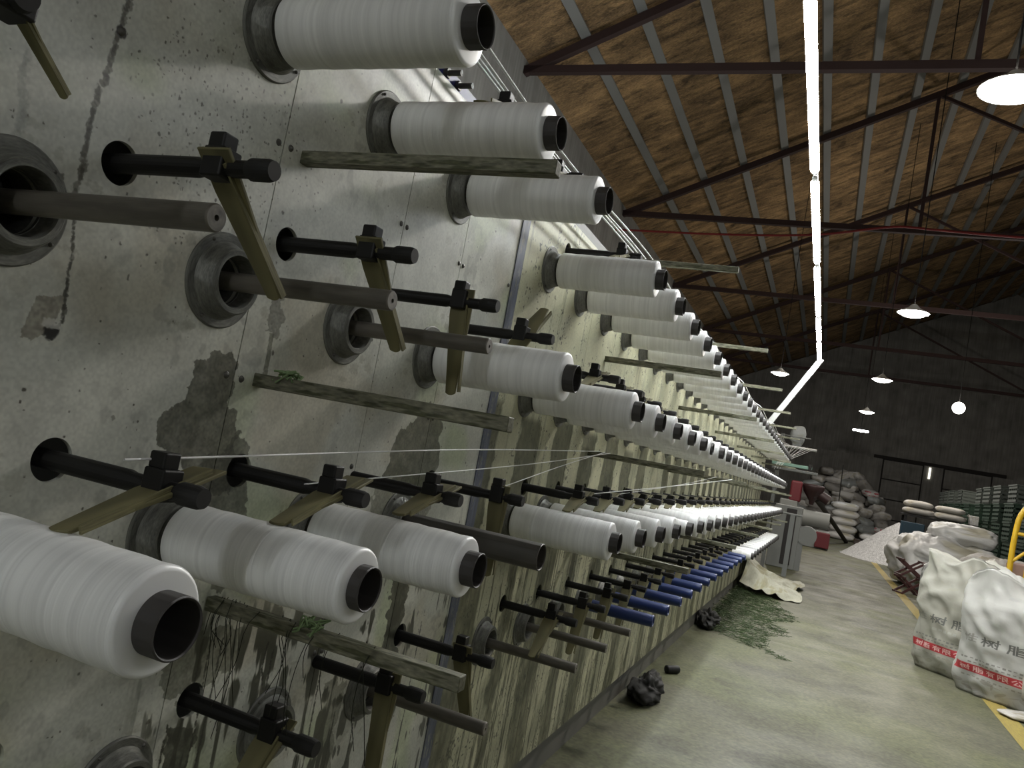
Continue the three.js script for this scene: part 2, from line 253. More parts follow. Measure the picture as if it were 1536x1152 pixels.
const blueStrip = (() => { const t = dataTex(64, 1024, (u, v) => { const n = fbm(u * 6, v * 60, 4), chip = ss(.62, .68, n * .7 + .3 * vnoise(u * 30, v * 300)); const k = .85 + .4 * (fbm(u * 4 + 9, v * 24, 3) - .5); return [mix(108, 150, chip) * k, mix(113, 150, chip) * k, mix(130, 140, chip) * k]; }); return mat({ map: t, roughness: 0.55 }); })();
const blueRail = mat({ color: 0x3a3f86, roughness: 0.5 });
const greyRail = mat({ color: 0x6c6b66, roughness: 0.6, metalness: 0.3 });

// shape in (s, y) -> world: s -> -z, y -> y, depth -> +x
const toWall = new THREE.Matrix4().makeBasis(V(0, 0, -1), V(0, 1, 0), V(1, 0, 0));
function panelGeo(sa, sb, cols, near) {
  const sh = new THREE.Shape([new THREE.Vector2(sa, PBOT), new THREE.Vector2(sb, PBOT), new THREE.Vector2(sb, PTOP), new THREE.Vector2(sa, PTOP)]);
  const seg = near ? 20 : 10;
  for (const c of cols) for (const y of ROWS) {
    const hole = (cs, cy, r) => { if (cs - r < sa + .002 || cs + r > sb - .002) return; const p = new THREE.Path(); p.absarc(cs, cy, r, 0, Math.PI * 2, true); sh.holes.push(p); };
    hole(sCol(c), y, 0.026); hole(sCol(c) + 0.088, y + 0.067, 0.0195);
  }
  const g = new THREE.ExtrudeGeometry(sh, { depth: 0.005, bevelEnabled: false, curveSegments: seg });
  const p = g.attributes.position, uv = g.attributes.uv;
  for (let i = 0; i < p.count; i++) { const s = p.getX(i), y = p.getY(i); if (near) uv.setXY(i, (s - T1.s0) / (T1.s1 - T1.s0), (y - T1.y0) / (T1.y1 - T1.y0)); else uv.setXY(i, (s - (sCol(5) - .03)) / T2.L, (y - T2.y0) / (T2.y1 - T2.y0)); }
  return g.applyMatrix4(toWall).translate(WX - 0.005, 0, 0);
}
function hubParts(seg) {
  const flange = latheC([[0.0255, 0], [0.0255, 0.003], [0.049, 0.003], [0.0505, 0.0015], [0.0505, 0]], seg);
  const collar = latheC([[0.0262, -0.03], [0.0262, 0.0195], [0.0278, 0.0222], [0.0328, 0.0222], [0.0345, 0.0205], [0.0365, 0.0125], [0.0395, 0.0060], [0.0415, 0.0026]], seg);
  const disc = merge([latheX([[0.001, -0.028], [0.0265, -0.028]], seg), ...[0, 1, 2].map((k) => box(0.008, 0.0265, 0.007, -0.012, 0.0135, 0).applyMatrix4(new THREE.Matrix4().makeRotationX(k * 2.094 + 0.5)))]);
  const screws = [0.6, 2.7, 4.2, 5.6].map((a) => latheX([[0.0001, 0.0052], [0.0014, 0.0048], [0.0022, 0.003]], 8).translate(0, 0.0455 * Math.cos(a), 0.0455 * Math.sin(a)));
  return { flange, collar, disc, screws };
}
const hubNear = hubParts(48), hubFar = hubParts(20);
const spindleGeo = (L, r, seg = 24) => latheC([[0.0001, -0.02], [r, -0.02], [r, L * 0.5], [r, L - 0.0015], [r - 0.0012, L], [0.0022, L], [0.0022, L - 0.004], [0.0001, L - 0.004]], seg);
const spNear = spindleGeo(0.21, 0.0099, 32), spFar = spindleGeo(0.21, 0.0099, 12), spShort = spindleGeo(0.1, 0.0099, 12);
const rodGeo = (seg) => latheC([[0.0001, -0.06], [0.0088, -0.06], [0.0088, 0.092], [0.0074, 0.098], [0.0074, 0.145], [0.0001, 0.145]], seg);
const capGeo = (seg) => latheC([[0.0001, 0.145], [0.0074, 0.145], [0.0094, 0.149], [0.0094, 0.166], [0.0080, 0.171], [0.0001, 0.172]], seg);
const rodN = rodGeo(20), rodF = rodGeo(8), capN = capGeo(20), capF = capGeo(8);
const armGeo = (() => { // tapered blade hanging from the shaft, folded along one edge
  const sh = new THREE.Shape(); sh.moveTo(-.017, .018); sh.lineTo(.0155, .018); sh.lineTo(.0145, -.02); sh.lineTo(.0085, -.125); sh.quadraticCurveTo(.002, -.131, -.005, -.126); sh.lineTo(-.0165, -.02); sh.closePath();
  const blade = new THREE.ExtrudeGeometry(sh, { depth: 0.0022, bevelEnabled: true, bevelSize: .0006, bevelThickness: .0006, bevelSegments: 1 });
  const rib = new THREE.BoxGeometry(.0022, .13, .007).applyMatrix4(new THREE.Matrix4().makeRotationZ(.05)).translate(.0118, -.058, .003);
  return merge([blade, rib]);
})();
const restArmGeo = (() => { // the same blade when it lies on a package: shorter below the shaft, longer above it
  const sh = new THREE.Shape(); sh.moveTo(-.015, .045); sh.lineTo(.016, .05); sh.lineTo(.0175, -.015); sh.lineTo(.0095, -.092); sh.quadraticCurveTo(.002, -.098, -.006, -.094); sh.lineTo(-.0165, -.015); sh.closePath();
  const blade = new THREE.ExtrudeGeometry(sh, { depth: 0.0022, bevelEnabled: true, bevelSize: .0006, bevelThickness: .0006, bevelSegments: 1 });
  const rib = new THREE.BoxGeometry(.0022, .128, .007).applyMatrix4(new THREE.Matrix4().makeRotationZ(.04)).translate(.0135, -.024, .003);
  return merge([blade, rib]);
})();
const clipGeo = rbox(.022, .026, .022, .002, 0, .003, 0), knobGeo = rbox(.017, .014, .017, .002, 0, .022, 0);

function machineThing(label) { return thing('winding_machine', label, 'winding machine'); }
const armDirs = { '1,0': [-.05, -.045], '1,1': [-.095, -.089], '1,2': [-.085, -.095], '1,3': [-.011, -.117], '1,4': [-.05, .045], '2,1': [.092, -.033], '2,2': [.092, -.033], '2,3': [.10, -.028], '2,4': [-.001, -.12], '3,1': [.02, -.11], '3,2': [.02, -.02], '3,3': [.007, -.12], '3,4': [-.045, -.1], '3,5': [.10, -.06] };
function addHead(m, r, c, near, spindle) {
  const h = new THREE.Group(); h.name = 'winding_head'; h.position.set(WX, ROWS[r], zCol(c)); m.add(h);
  const k = near ? hubNear : hubFar;
  part('flange', k.flange, castMat, h); part('collar', k.collar, castMat, h);
  if (near) { part('backing_disc', k.disc, steelDark, h); for (const s of k.screws) part('screw', s, screwMat, h); }
  if (spindle) part('spindle', spindle, spindleMat, h);
  return h;
}
function addGuide(m, r, c, near) {
  const g = new THREE.Group(); g.name = 'traverse_guide'; g.position.set(WX + (r === 1 && c === 0 ? .03 : 0), ROWS[r] + 0.067, zCol(c) - 0.088); m.add(g);
  part('shaft', near ? rodN : rodF, steelDark, g); part('end_cap', near ? capN : capF, gripRubber, g);
  const d = armDirs[r + ',' + c] ?? (r === 3 ? [rr(.02, .1), -.09] : [.094, rr(-.034, -.026)]);
  const a = part('guide_arm', r === 3 || (r === 1 && c < 4) || (r === 2 && c === 4) ? armGeo : restArmGeo, brassMat, g); a.position.x = r === 1 && c === 0 ? .16 : near ? .118 + .012 * (1 - r % 2) : .118; if (r === 1 && c === 0) a.scale.setScalar(.42);
  a.rotation.order = 'YXZ'; a.rotation.x = Math.atan2(-d[0], -d[1]); a.rotation.y = 0; a.rotation.z = 0;
  a.matrixAutoUpdate = true;
  const cl = part('clip', clipGeo, steelDark, g); cl.position.x = a.position.x - .004;
  if (near) { const kb = part('clip_knob', knobGeo, steelDark, g); kb.position.x = a.position.x - .006; }
}
function addBars(m, z, start = 0) { for (const y of [1.4465, 1.1638, 0.8996, 0.6454].slice(start)) { const b = part('guide_bar', rbox(0.322, 0.0155, 0.0155, 0.0015, WX + 0.156, y, z), barMat, m); } }

// near machine: columns C0..C4
const m1 = machineThing('winding machine frame with cream panels ahead of the blue steel strip');
const edges1 = [-0.62, 0.215, 0.687, 0.963, 1.158, 1.378];
for (let i = 0; i + 1 < edges1.length; i++) {
  const cols = [-1, 0, 1, 2, 3, 4].filter((c) => { const s = sCol(c); return s > edges1[i] - .1 && s < edges1[i + 1] + .03; });
  part('panel', panelGeo(edges1[i] + .0007, edges1[i + 1] - .0007, cols, true), nearPaint, m1);
}
part('joint_strip', box(0.006, PTOP - PBOT, 0.036, WX - 0.001, (PTOP + PBOT) / 2, -1.394), blueStrip, m1).userData.label = 'chipped blue grey steel strip';
part('inner_frame', merge([box(0.02, 1.28, 2.0, WX - 0.42, .76, -.40), box(0.4, .02, 2.0, WX - .21, .12, -.40), box(0.4, 1.28, .02, WX - .21, .76, -1.385), box(0.40, .012, 2.0, WX - .22, 1.375, -.40)]), innerMat, m1);
part('plinth', box(0.36, 0.10, 2.0, WX - 0.20, 0.05, -0.40), innerMat, m1);
part('top_rail', merge([box(0.03, 0.05, 2.0, WX - 0.024, PTOP - .003, -.395), box(.05, .006, 2.0, WX - .035, PTOP + .024, -.395)]), blueRail, m1).userData.label = 'blue steel top rail';
for (const s of [1.007, 1.047, 1.19, 1.25]) { part('bolt', merge([new THREE.CylinderGeometry(.008, .008, .007, 6).applyMatrix4(axisX).translate(WX - .006, PTOP + .013, -s), new THREE.CylinderGeometry(.0045, .0045, .03, 8).applyMatrix4(axisX).translate(WX + .004, PTOP + .013, -s)]), screwMat, m1); }
for (const [s, y] of [[.678, 1.163], [.699, 1.165], [.675, .898], [.699, .897], [.463, 1.168], [1.151, 1.161], [1.167, 1.161], [.953, .81], [.676, .63], [.698, .63], [1.365, 1.18], [1.365, .92], [1.365, .70], [1.365, .5], [.955, 1.163], [.972, 1.163], [.678, .36], [.698, .36], [1.15, .9], [1.166, .9], [.955, .55], [.972, .55]])
  part('screw', latheX([[0.0001, 0.0022], [0.003, 0.0018], [0.0042, 0]], 10).translate(WX, y, -s), screwMat, m1);
for (let c = 0; c <= 4; c++) for (let r = 0; r < 4; r++) {
  if (r === 0 && c < 2) continue; if (r === 3 && c < 2) continue; if (r === 2 && c < 1) continue;
  addHead(m1, r, c, true, r === 1 && c < 4 ? spNear : r === 3 ? (c === 4 ? spNear : c === 2 ? spShort : null) : spShort);
  addGuide(m1, r, c, true);
}
addBars(m1, -0.7262);
{ // green control box seen through one shaft hole
  part('switch_box', box(.02, .05, .03, WX - .05, ROWS[1] + .085, -.735), mat({ color: 0x1c8f63, roughness: .5 }), m1).userData.label = 'small green box behind a shaft hole';
}
// far machine: columns C5..C34
const m2 = machineThing('long winding machine frame with oil-streaked panels beyond the blue steel strip');
const S2 = 1.409, E2 = sCol(LASTC) + 0.16, mid2 = -(S2 + E2) / 2, len2 = E2 - S2;
for (let c = 5; c <= LASTC; c++) { const a = c === 5 ? S2 : sCol(c) - .120, b = c === LASTC ? E2 : sCol(c) + .116; part('panel', panelGeo(a + .0008, b - .0008, [c], false), farPaint, m2); }
part('inner_frame', merge([box(0.02, 1.28, len2, WX - 0.42, .76, mid2), box(.4, 1.28, .02, WX - .21, .76, -E2 + .01), box(.40, .012, len2, WX - .22, 1.375, mid2)]), innerMat, m2);
part('plinth', box(0.36, 0.10, len2, WX - 0.20, 0.05, mid2), innerMat, m2);
part('top_rail', box(0.04, 0.04, len2, WX - 0.03, PTOP + .01, mid2), greyRail, m2);
for (let c = 5; c <= LASTC; c++) for (let r = 0; r < 4; r++) {
  const near = c < 8; addHead(m2, r, c, near, r === 3 ? (c < 8 ? spNear : spFar) : spShort); addGuide(m2, r, c, near);
}
for (let k = 0; k < 6; k++) addBars(m2, -2.1075 - k * 1.2009);

// ---------------------------------------------------------------- yarn spools
const yarnBump = dataTex(64, 512, (u, v) => { const n = 255 * (.5 * vnoise(3, v * 150) + .3 * vnoise(9, v * 46) + .2 * vnoise(u * 8, v * 380, 8)); return [n, n, n]; }, false);
const yarnMap = dataTex(64, 512, (u, v) => { const k = .93 + .07 * vnoise(1, v * 60) + .05 * (fbm(u * 4, v * 160, 2, 4) - .5) + .04 * (vnoise(u * 3, v * 14, 3) - .5); return [251 * k, 251 * k, 250 * k]; });
const yarnMat = pmat({ map: yarnMap, bumpMap: yarnBump, bumpScale: .0004, roughness: .42, clearcoat: .35, clearcoatRoughness: .3, sheen: .2, sheenRoughness: .6, sheenColor: new THREE.Color(1, 1, 1) });
const coreMat = mat({ color: 0x3d3a38, roughness: .6 });
function packGeo(R, x0, x1, ro, seg) {
  const pts = [[ro, x0], [R - .003, x0], [R, x0 + .0025]]; const n = 14;
  for (let i = 1; i < n; i++) pts.push([R + .0004 * Math.sin(i * 2.3) - .0006 * Math.pow(Math.abs(i / n - .5) * 2, 6), mix(x0 + .0025, x1 - .004, i / n)]);
  pts.push([R, x1 - .004], [R - .0012, x1 - .0015], [R - .004, x1], [ro, x1]);
  const g = latheX(pts, seg), p = g.attributes.position, uv = g.attributes.uv;
  for (let i = 0; i < p.count; i++) { const x = p.getX(i); if (x > x1 - .0016) uv.setY(i, .999); else if (x < x0 + .0001) uv.setY(i, .001); else uv.setY(i, (x - x0) / (x1 - x0)); }
  return g;
}
const coreGeo = (L0, L1, ro, ri, seg) => latheC([[ri, L0], [ro, L0], [ro, L1 - .001], [ro - .0008, L1], [ri + .0008, L1], [ri, L1 - .001], [ri, L0]], seg);
const packs = new Map();
function spoolProto(R, seg, ext) {
  const key = [R, seg, ext].join(); if (!packs.has(key)) packs.set(key, [packGeo(R, .0265, .235, .0205, seg), coreGeo(.0225, ext, .0208, .0188, seg)]);
  return packs.get(key);
}
const rowWord = ['top', 'second', 'third', 'bottom'];
const spoolGroup = ['white yarn spools along the top row', 'white yarn spools along the second row', 'white yarn spools along the third row', 'thin white yarn spools along the bottom row'];
const where = (c) => c <= 4 ? `${ordW[4 - c]} before the blue strip` : `${ordW[c - 5]} past the blue strip`;
function spool(r, c, R, ext) {
  const seg = c < 6 ? 64 : c < 12 ? 36 : 20, [pg, cg] = spoolProto(R, seg, ext);
  const t = thing('yarn_spool', `${rowWord[r]}-row white yarn spool, ${where(c)}`, 'yarn spool', [WX, ROWS[r], zCol(c)], spoolGroup[r]);
  part('yarn_package', pg, yarnMat, t).rotation.x = rr(0, 6); part('core_tube', cg, coreMat, t).userData.label = 'dark core tube';
}
for (let c = 2; c <= LASTC; c++) spool(0, c, c < 5 ? .0362 : [.0385, .037, .0378][c % 3], .2523);
for (let c = 4; c <= LASTC; c++) spool(1, c, [.0385, .0375, .038][c % 3], c === 10 ? .243 : .2523);
for (let c = 1; c <= LASTC; c++) if (c !== 4) spool(2, c, c === 9 ? .024 : c < 4 ? [.037, .0365, .0352, .0365][c] : [.0375, .0368, .0382][c % 3], c === 2 ? .247 : .2523);
for (let c = 21; c <= LASTC; c++) spool(3, c, .0285, .2523);
{ // empty core on the third row
  const t = solid('empty_core', coreGeo(.02, .247, .0198, .0178, 40).translate(WX, ROWS[2], zCol(4)), (() => { const tx = dataTex(64, 256, (u, v) => { const k = .85 + .4 * (fbm(u * 6, v * 20, 3, 6) - .5); return [88 * k, 84 * k, 78 * k]; }); return mat({ map: tx, roughness: .5 }); })(), 'empty dark grey core tube on the third row next to blue strip', 'core tube');
}
{ // blue tubes on the bottom row
  const bm = pmat({ color: 0x182f68, roughness: .35, clearcoat: .4, clearcoatRoughness: .25 });
  const g = latheX([[.0115, .03], [.0158, .03], [.0172, .034], [.0172, .205], [.0160, .216], [.0160, .222], [.0115, .222], [.0115, .03]], 28);
  const g2 = latheX([[.0164, .2165], [.0175, .2165], [.0175, .2195], [.0164, .2195]], 28);
  for (let c = 8; c <= 20; c++) { const t = thing('blue_tube', `empty blue bobbin tube on the bottom row, ${where(c)}`, 'bobbin tube', [WX, ROWS[3], zCol(c)], 'blue bobbin tubes on the bottom row'); part('tube_body', g, bm, t); part('end_ring', g2, bm, t); }
}
// yarn strands
const strandMat = pmat({ color: 0xe8e8e6, roughness: .4, clearcoat: .2 });
function strand(pts, r, label, group) { solid('yarn_strand', tube(pts, r, Math.max(8, pts.length * 8), 5), strandMat, label, 'yarn', group); }
[[.024, .011], [.034, .012], [.046, .0105], [.066, .0115]].forEach(([dx, dy], i) => { const pts = []; for (let k = -1; k < 7; k++) { const z = k < 0 ? -.7262 : -2.1075 - k * 1.2009; pts.push(V(WX + dx + .014 * (k + 1) + .002 * Math.sin(k * 3 + i), 1.4465 + dy, z)); if (k < 6) pts.push(V(WX + dx + .014 * (k + 1.5), 1.4465 + dy - .014 - .004 * i, z - .6)); } strand(pts, .0022, `white yarn strand over the top guide bars, ${ordW[i]} out from panels`, 'yarn strands over the top bars'); });
strand([V(WX + .12, .815, -.455), V(WX + .06, .86, -1.2), V(WX + .03, .9085, -2.1075)], .0011, 'longest fine white yarn stretched from the nearest guide arm to guide bar', 'fine yarns across the second gap');
strand([V(WX + .11, .80, -.70), V(WX + .09, .85, -1.4), V(WX + .06, .9085, -2.1075)], .0009, 'fine white yarn from the third guide arm before blue strip', 'fine yarns across the second gap');
strand([V(WX + .12, .805, -1.2), V(WX + .07, .86, -1.7), V(WX + .045, .9085, -2.1075)], .0009, 'short fine white yarn from the last guide arm before blue strip', 'fine yarns across the second gap');
strand([V(WX + .12, .80, -1.66), V(WX + .2, .86, -2.6), V(WX + .26, .9085, -3.3084)], .0011, 'fine white yarn rising to tip of the second far guide bar', 'fine yarns beyond the strip');
strand([V(WX + .12, .80, -1.9), V(WX + .16, .86, -2.8), V(WX + .2, .9085, -3.3084)], .0009, 'fine white yarn rising to middle of the second far guide bar', 'fine yarns beyond the strip');

// ---------------------------------------------------------------- lights
const tubeWhite = 0xf8fdff;
const tubeGlowMat = new THREE.MeshStandardMaterial({ color: 0xffffff, emissive: tubeWhite, emissiveIntensity: TUBE_GLOW });
const facingGlowMat = new THREE.MeshStandardMaterial({ color: 0xffffff, emissive: tubeWhite, emissiveIntensity: SIDE_GLOW });
const battenMat = mat({ color: 0xb9b9b4, roughness: .6 });
[[4.3, 3.05], [3.05, 1.8], [-1.94, -3.19], [-3.19, -4.44], [-4.44, -5.72], [-5.72, -6.63], [-6.63, -7.6]].forEach(([a, b], i) => {
  const L = a - b - .085, zc = (a + b) / 2, t = thing('fluorescent_tube', `glowing fluorescent tube, ${ordW[6 - i]} from the slanted support arm`, 'tube light', [-.213 - .001 * i, 2.14, zc], 'line of fluorescent tubes');
  const g = new THREE.CapsuleGeometry(.0165, L - .06, 6, 14).rotateX(Math.PI / 2); part('tube', g, tubeGlowMat, t);
  for (const s of [-1, 1]) part('end_cap', new THREE.CylinderGeometry(.011, .011, .03, 10).rotateX(Math.PI / 2).translate(0, .004, s * (L / 2 + .002)), battenMat, t);
  part('batten', box(.016, .012, L + .085, 0, .032, 0), battenMat, t);
  const l = new THREE.RectAreaLight(tubeWhite, TUBE_LIGHT, .033, L); l.rotation.x = -Math.PI / 2; l.position.set(0, -.0185, 0); t.add(l);
});
// the facing row of tubes across the aisle, outside the frame, that lights the ends of the spools
[[3.3, 2.75, -.55, 'facing']].forEach(([tx, ty, tilt, word]) => [3.2, 1.95, .7, -.55, -1.8, -3.05, -4.3, -5.55, -6.8, -8.05, -9.3].forEach((z, i) => {
  const L = 1.2, t = thing('fluorescent_tube', `fluorescent tube across the aisle, ${ordW[10 - i]} of the ${word} row`, 'tube light', [tx, ty, z], word + ' row of tubes across the aisle'); t.rotation.z = tilt;
  part('tube', new THREE.CapsuleGeometry(.0165, L - .06, 6, 14).rotateX(Math.PI / 2), facingGlowMat, t);
  for (const s of [-1, 1]) { part('end_cap', new THREE.CylinderGeometry(.011, .011, .03, 10).rotateX(Math.PI / 2).translate(0, .004, s * (L / 2 + .002)), battenMat, t); { const H = HALL.eave + HALL.slope * (tx - HALL.x0) - ty - .1; part('hanger', rod(V(0, .035, s * .5), V(Math.sin(tilt) * H, Math.cos(tilt) * H, s * .5), .003, 5), steelDark, t); } }
  part('batten', box(.05, .012, L + .045, 0, .032, 0), battenMat, t);
  const l = new THREE.RectAreaLight(tubeWhite, SIDE_LIGHT, .033, L); l.rotation.x = -Math.PI / 2; l.position.set(0, -.0185, 0); t.add(l);
}));
solid('light_support_arm', beam(V(-.205, 2.17, -7.62), V(-.62, 1.42, -7.62), .035, .05), battenMat, 'slanted pale support arm holding the end of the tube lights', 'support arm');
// hanging lamps
const enamel = mat({ color: 0xd8d8d2, roughness: .4, side: THREE.DoubleSide });
const bulbGlow = new THREE.MeshStandardMaterial({ color: 0xffffff, emissive: 0xfff8ee, emissiveIntensity: LAMP_GLOW });
function pendant(x, z, label, k = 1, round = false) {
  const t = thing('pendant_lamp', label, 'pendant lamp', [x, 3.1, z], 'hanging lamps down the hall');
  if (round) part('bulb', new THREE.SphereGeometry(.11, 20, 14), bulbGlow, t);
  else { part('shade', new THREE.LatheGeometry([[.02, .10], [.03, .095], [.06, .06], [.15, .012], [.165, 0], [.16, .001], [.058, .052], [.02, .08]].map(([r, y]) => new THREE.Vector2(r * k, y * k)), 28), enamel, t); part('bulb', new THREE.SphereGeometry(.09 * k, 20, 12).scale(1.5, .5, 1.5).translate(0, .0, 0), bulbGlow, t); }
  part('cord', rod(V(0, .09, 0), V(0, HALL.eave + HALL.slope * (x - HALL.x0) - 3.0, 0), .006, 6), steelDark, t);
  const l = new THREE.PointLight(0xfff8ee, LAMP_LIGHT, 0, 2); l.position.set(0, -.02, 0); l.castShadow = true; l.shadow.radius = 3; t.add(l);
}
pendant(.578, -4.377, 'hanging lamp ahead of the printed sacks, first of the straight row', 1);
pendant(.597, -9.425, 'hanging lamp over the aisle, second of the straight row', 1);
pendant(.597, -14.457, 'hanging lamp over the aisle, third of the straight row', 1);
pendant(.59, -19.467, 'hanging lamp over the aisle, fourth of the straight row', 1);
pendant(-1.081, -15.228, 'hanging lamp alone on the machine side of the aisle', 1);
pendant(2.044, -16.668, 'round bright hanging bulb above the green crates', 1, true);
{ const t = thing('short_tube_lamp', 'short hanging tube lamp in front of the end wall', 'tube light', [.656, 3.1, -24.27]); part('tube', new THREE.CapsuleGeometry(.03, .36, 4, 10).rotateZ(Math.PI / 2), facingGlowMat, t); part('cord', rod(V(0, .03, 0), V(0, 4.5, 0), .006, 6), steelDark, t); const l = new THREE.PointLight(tubeWhite, 3, 0, 2); l.position.set(0, -.05, 0); l.castShadow = true; t.add(l); }
// ---------------------------------------------------------------- sacks
function sackGeo(w, h, d, sd, { lean = 0, n1 = 64, n2 = 44, pinch = .45, wr = 1 } = {}) { // standing sack, front towards +z
  const prof = []; const N = 400; let acc = 0, last = null;
  for (let i = 0; i <= N; i++) { const a = -Math.PI + i / N * 2 * Math.PI, x = Math.sign(Math.sin(a)) * Math.pow(Math.abs(Math.sin(a)), .62) * w / 2, z = Math.sign(Math.cos(a)) * Math.pow(Math.abs(Math.cos(a)), .62) * d / 2; if (last) acc += Math.hypot(x - last[0], z - last[1]); prof.push([x, z, acc]); last = [x, z]; }
  const at = (u) => { const L = u * acc; let k = 0; while (k < N - 1 && prof[k + 1][2] < L) k++; const t = (L - prof[k][2]) / Math.max(1e-9, prof[k + 1][2] - prof[k][2]); return [mix(prof[k][0], prof[k + 1][0], t), mix(prof[k][1], prof[k + 1][1], t)]; };
  const pos = [], uv = [], idx = [];
  const ring = (u, v) => {
    const [x0, z0] = at(u), y = v * h; let kx = 1 - .10 * ss(.12, 0, v) + .03 * Math.sin(v * 7 + sd), kz = (1 - .22 * ss(.14, 0, v)) * mix(1 + .12 * Math.sin(v * 3.1), pinch, ss(.62, 1, v));
    const a = Math.atan2(x0 / w, z0 / d), nx = Math.sin(a), nz = Math.cos(a);
    const crease = Math.abs(fbm(x0 * 6 + sd * 3, y * 6 + z0 * 5, 3) - .5) * 2, fold = Math.abs(vn3(x0 * 11 + y * 8 + sd, y * 9 - x0 * 5, z0 * 8 + sd) - .5) * 2;
    const disp = wr * (.034 * (.45 - crease) + .022 * (.5 - fold) + .010 * (vn3(x0 * 34, y * 30 + sd, z0 * 30) - .5)), topw = ss(.75, 1, v) * .02 * Math.sin(u * 44 + sd * 5);
    return [x0 * kx + nx * (disp + topw * .5) + lean * v * v, y + ss(.8, 1, v) * (.03 * Math.sin(x0 * 17 + sd * 2) + .02 * (vnoise(x0 * 30, sd) - .5)), z0 * kz + nz * disp];
  };
  for (let j = 0; j <= n2; j++) for (let i = 0; i <= n1; i++) { pos.push(...ring(i / n1, j / n2)); uv.push(i / n1, j / n2); }
  for (let j = 0; j < n2; j++) for (let i = 0; i < n1; i++) { const a = j * (n1 + 1) + i, b = a + 1, c = a + n1 + 1, e = c + 1; idx.push(a, b, c, b, e, c); }
  for (const [j, flip] of [[0, 1], [n2, 0]]) { const c = pos.length / 3, p0 = j * (n1 + 1); let sx = 0, sy = 0, sz = 0; for (let i = 0; i < n1; i++) { sx += pos[(p0 + i) * 3]; sy += pos[(p0 + i) * 3 + 1]; sz += pos[(p0 + i) * 3 + 2]; } pos.push(sx / n1, sy / n1 - (j ? .03 : 0), sz / n1); uv.push(.02, j / n2); for (let i = 0; i < n1; i++) flip ? idx.push(c, p0 + i + 1, p0 + i) : idx.push(c, p0 + i, p0 + i + 1); }
  const g = new THREE.BufferGeometry(); g.setAttribute('position', new THREE.Float32BufferAttribute(pos, 3)); g.setAttribute('uv', new THREE.Float32BufferAttribute(uv, 2)); g.setIndex(idx); g.computeVertexNormals(); return g;
}
function pillowGeo(w, h, d, sd, n = 20, wr = 1) { // lying sack, base at y = 0
  const g = new THREE.SphereGeometry(1, n * 2, n), p = g.attributes.position, e = .55;
  for (let i = 0; i < p.count; i++) {
    const x = p.getX(i), y = p.getY(i), z = p.getZ(i), sp = (q) => Math.sign(q) * Math.pow(Math.abs(q), e);
    const X = sp(x) * w / 2, Z = sp(z) * d / 2, edge = 1 - .45 * Math.pow(Math.max(Math.abs(sp(x)), Math.abs(sp(z))), 6), Y = sp(y) * h / 2 * edge;
    const k = 1 + wr * (.16 * (vn3(X * 7 + sd, Y * 9, Z * 7 + sd) - .5) + .10 * (.5 - Math.abs(vn3(X * 16 + sd * 2, Y * 14, Z * 16) - .5) * 2));
    p.setXYZ(i, X * k, Math.max(-h / 2, Y * k) + h / 2, Z * k);
  }
  g.computeVertexNormals(); return g;
}
const weave = dataTex(256, 256, (u, v) => { const n = 255 * (.5 + .25 * Math.sin(u * 2 * Math.PI * 64) + .25 * Math.sin(v * 2 * Math.PI * 64)); return [n, n, n]; }, false, { repeat: [6, 6] });
const sackCol = (r, g, b, sd) => dataTex(256, 256, (u, v) => { const k = .9 + .25 * (fbm(u * 5 + sd, v * 5, 4) - .5) + .08 * (vnoise(u * 90, v * 90) - .5), dirt = ss(.58, .75, fbm(u * 7 + sd * 3, v * 7 + 4, 4)); return [r * k * (1 - .12 * dirt), g * k * (1 - .14 * dirt), b * k * (1 - .22 * dirt)]; });
const white1 = pmat({ map: sackCol(224, 224, 222, 1), roughness: .5, clearcoat: .12, clearcoatRoughness: .4 });
const white2 = mat({ map: sackCol(196, 192, 186, 2), roughness: .65 });
const grey1 = mat({ map: sackCol(150, 146, 140, 3), roughness: .7 });
const clear1 = pmat({ map: sackCol(190, 194, 192, 4), roughness: .35, transmission: .35, thickness: 0 });
const redPrint = mat({ map: dataTex(256, 256, (u, v) => { const k = .9 + .25 * (fbm(u * 5 + 7, v * 5, 4) - .5), r = (Math.abs(v - .62) < .06 && (u * 4) % 1 < .8 && vnoise(u * 60, v * 40) > .3) || (Math.abs(v - .42) < .03 && vnoise(u * 80, v * 30) > .45); return r ? [178 * k, 70 * k, 80 * k] : [206 * k, 202 * k, 198 * k]; }), roughness: .6 });
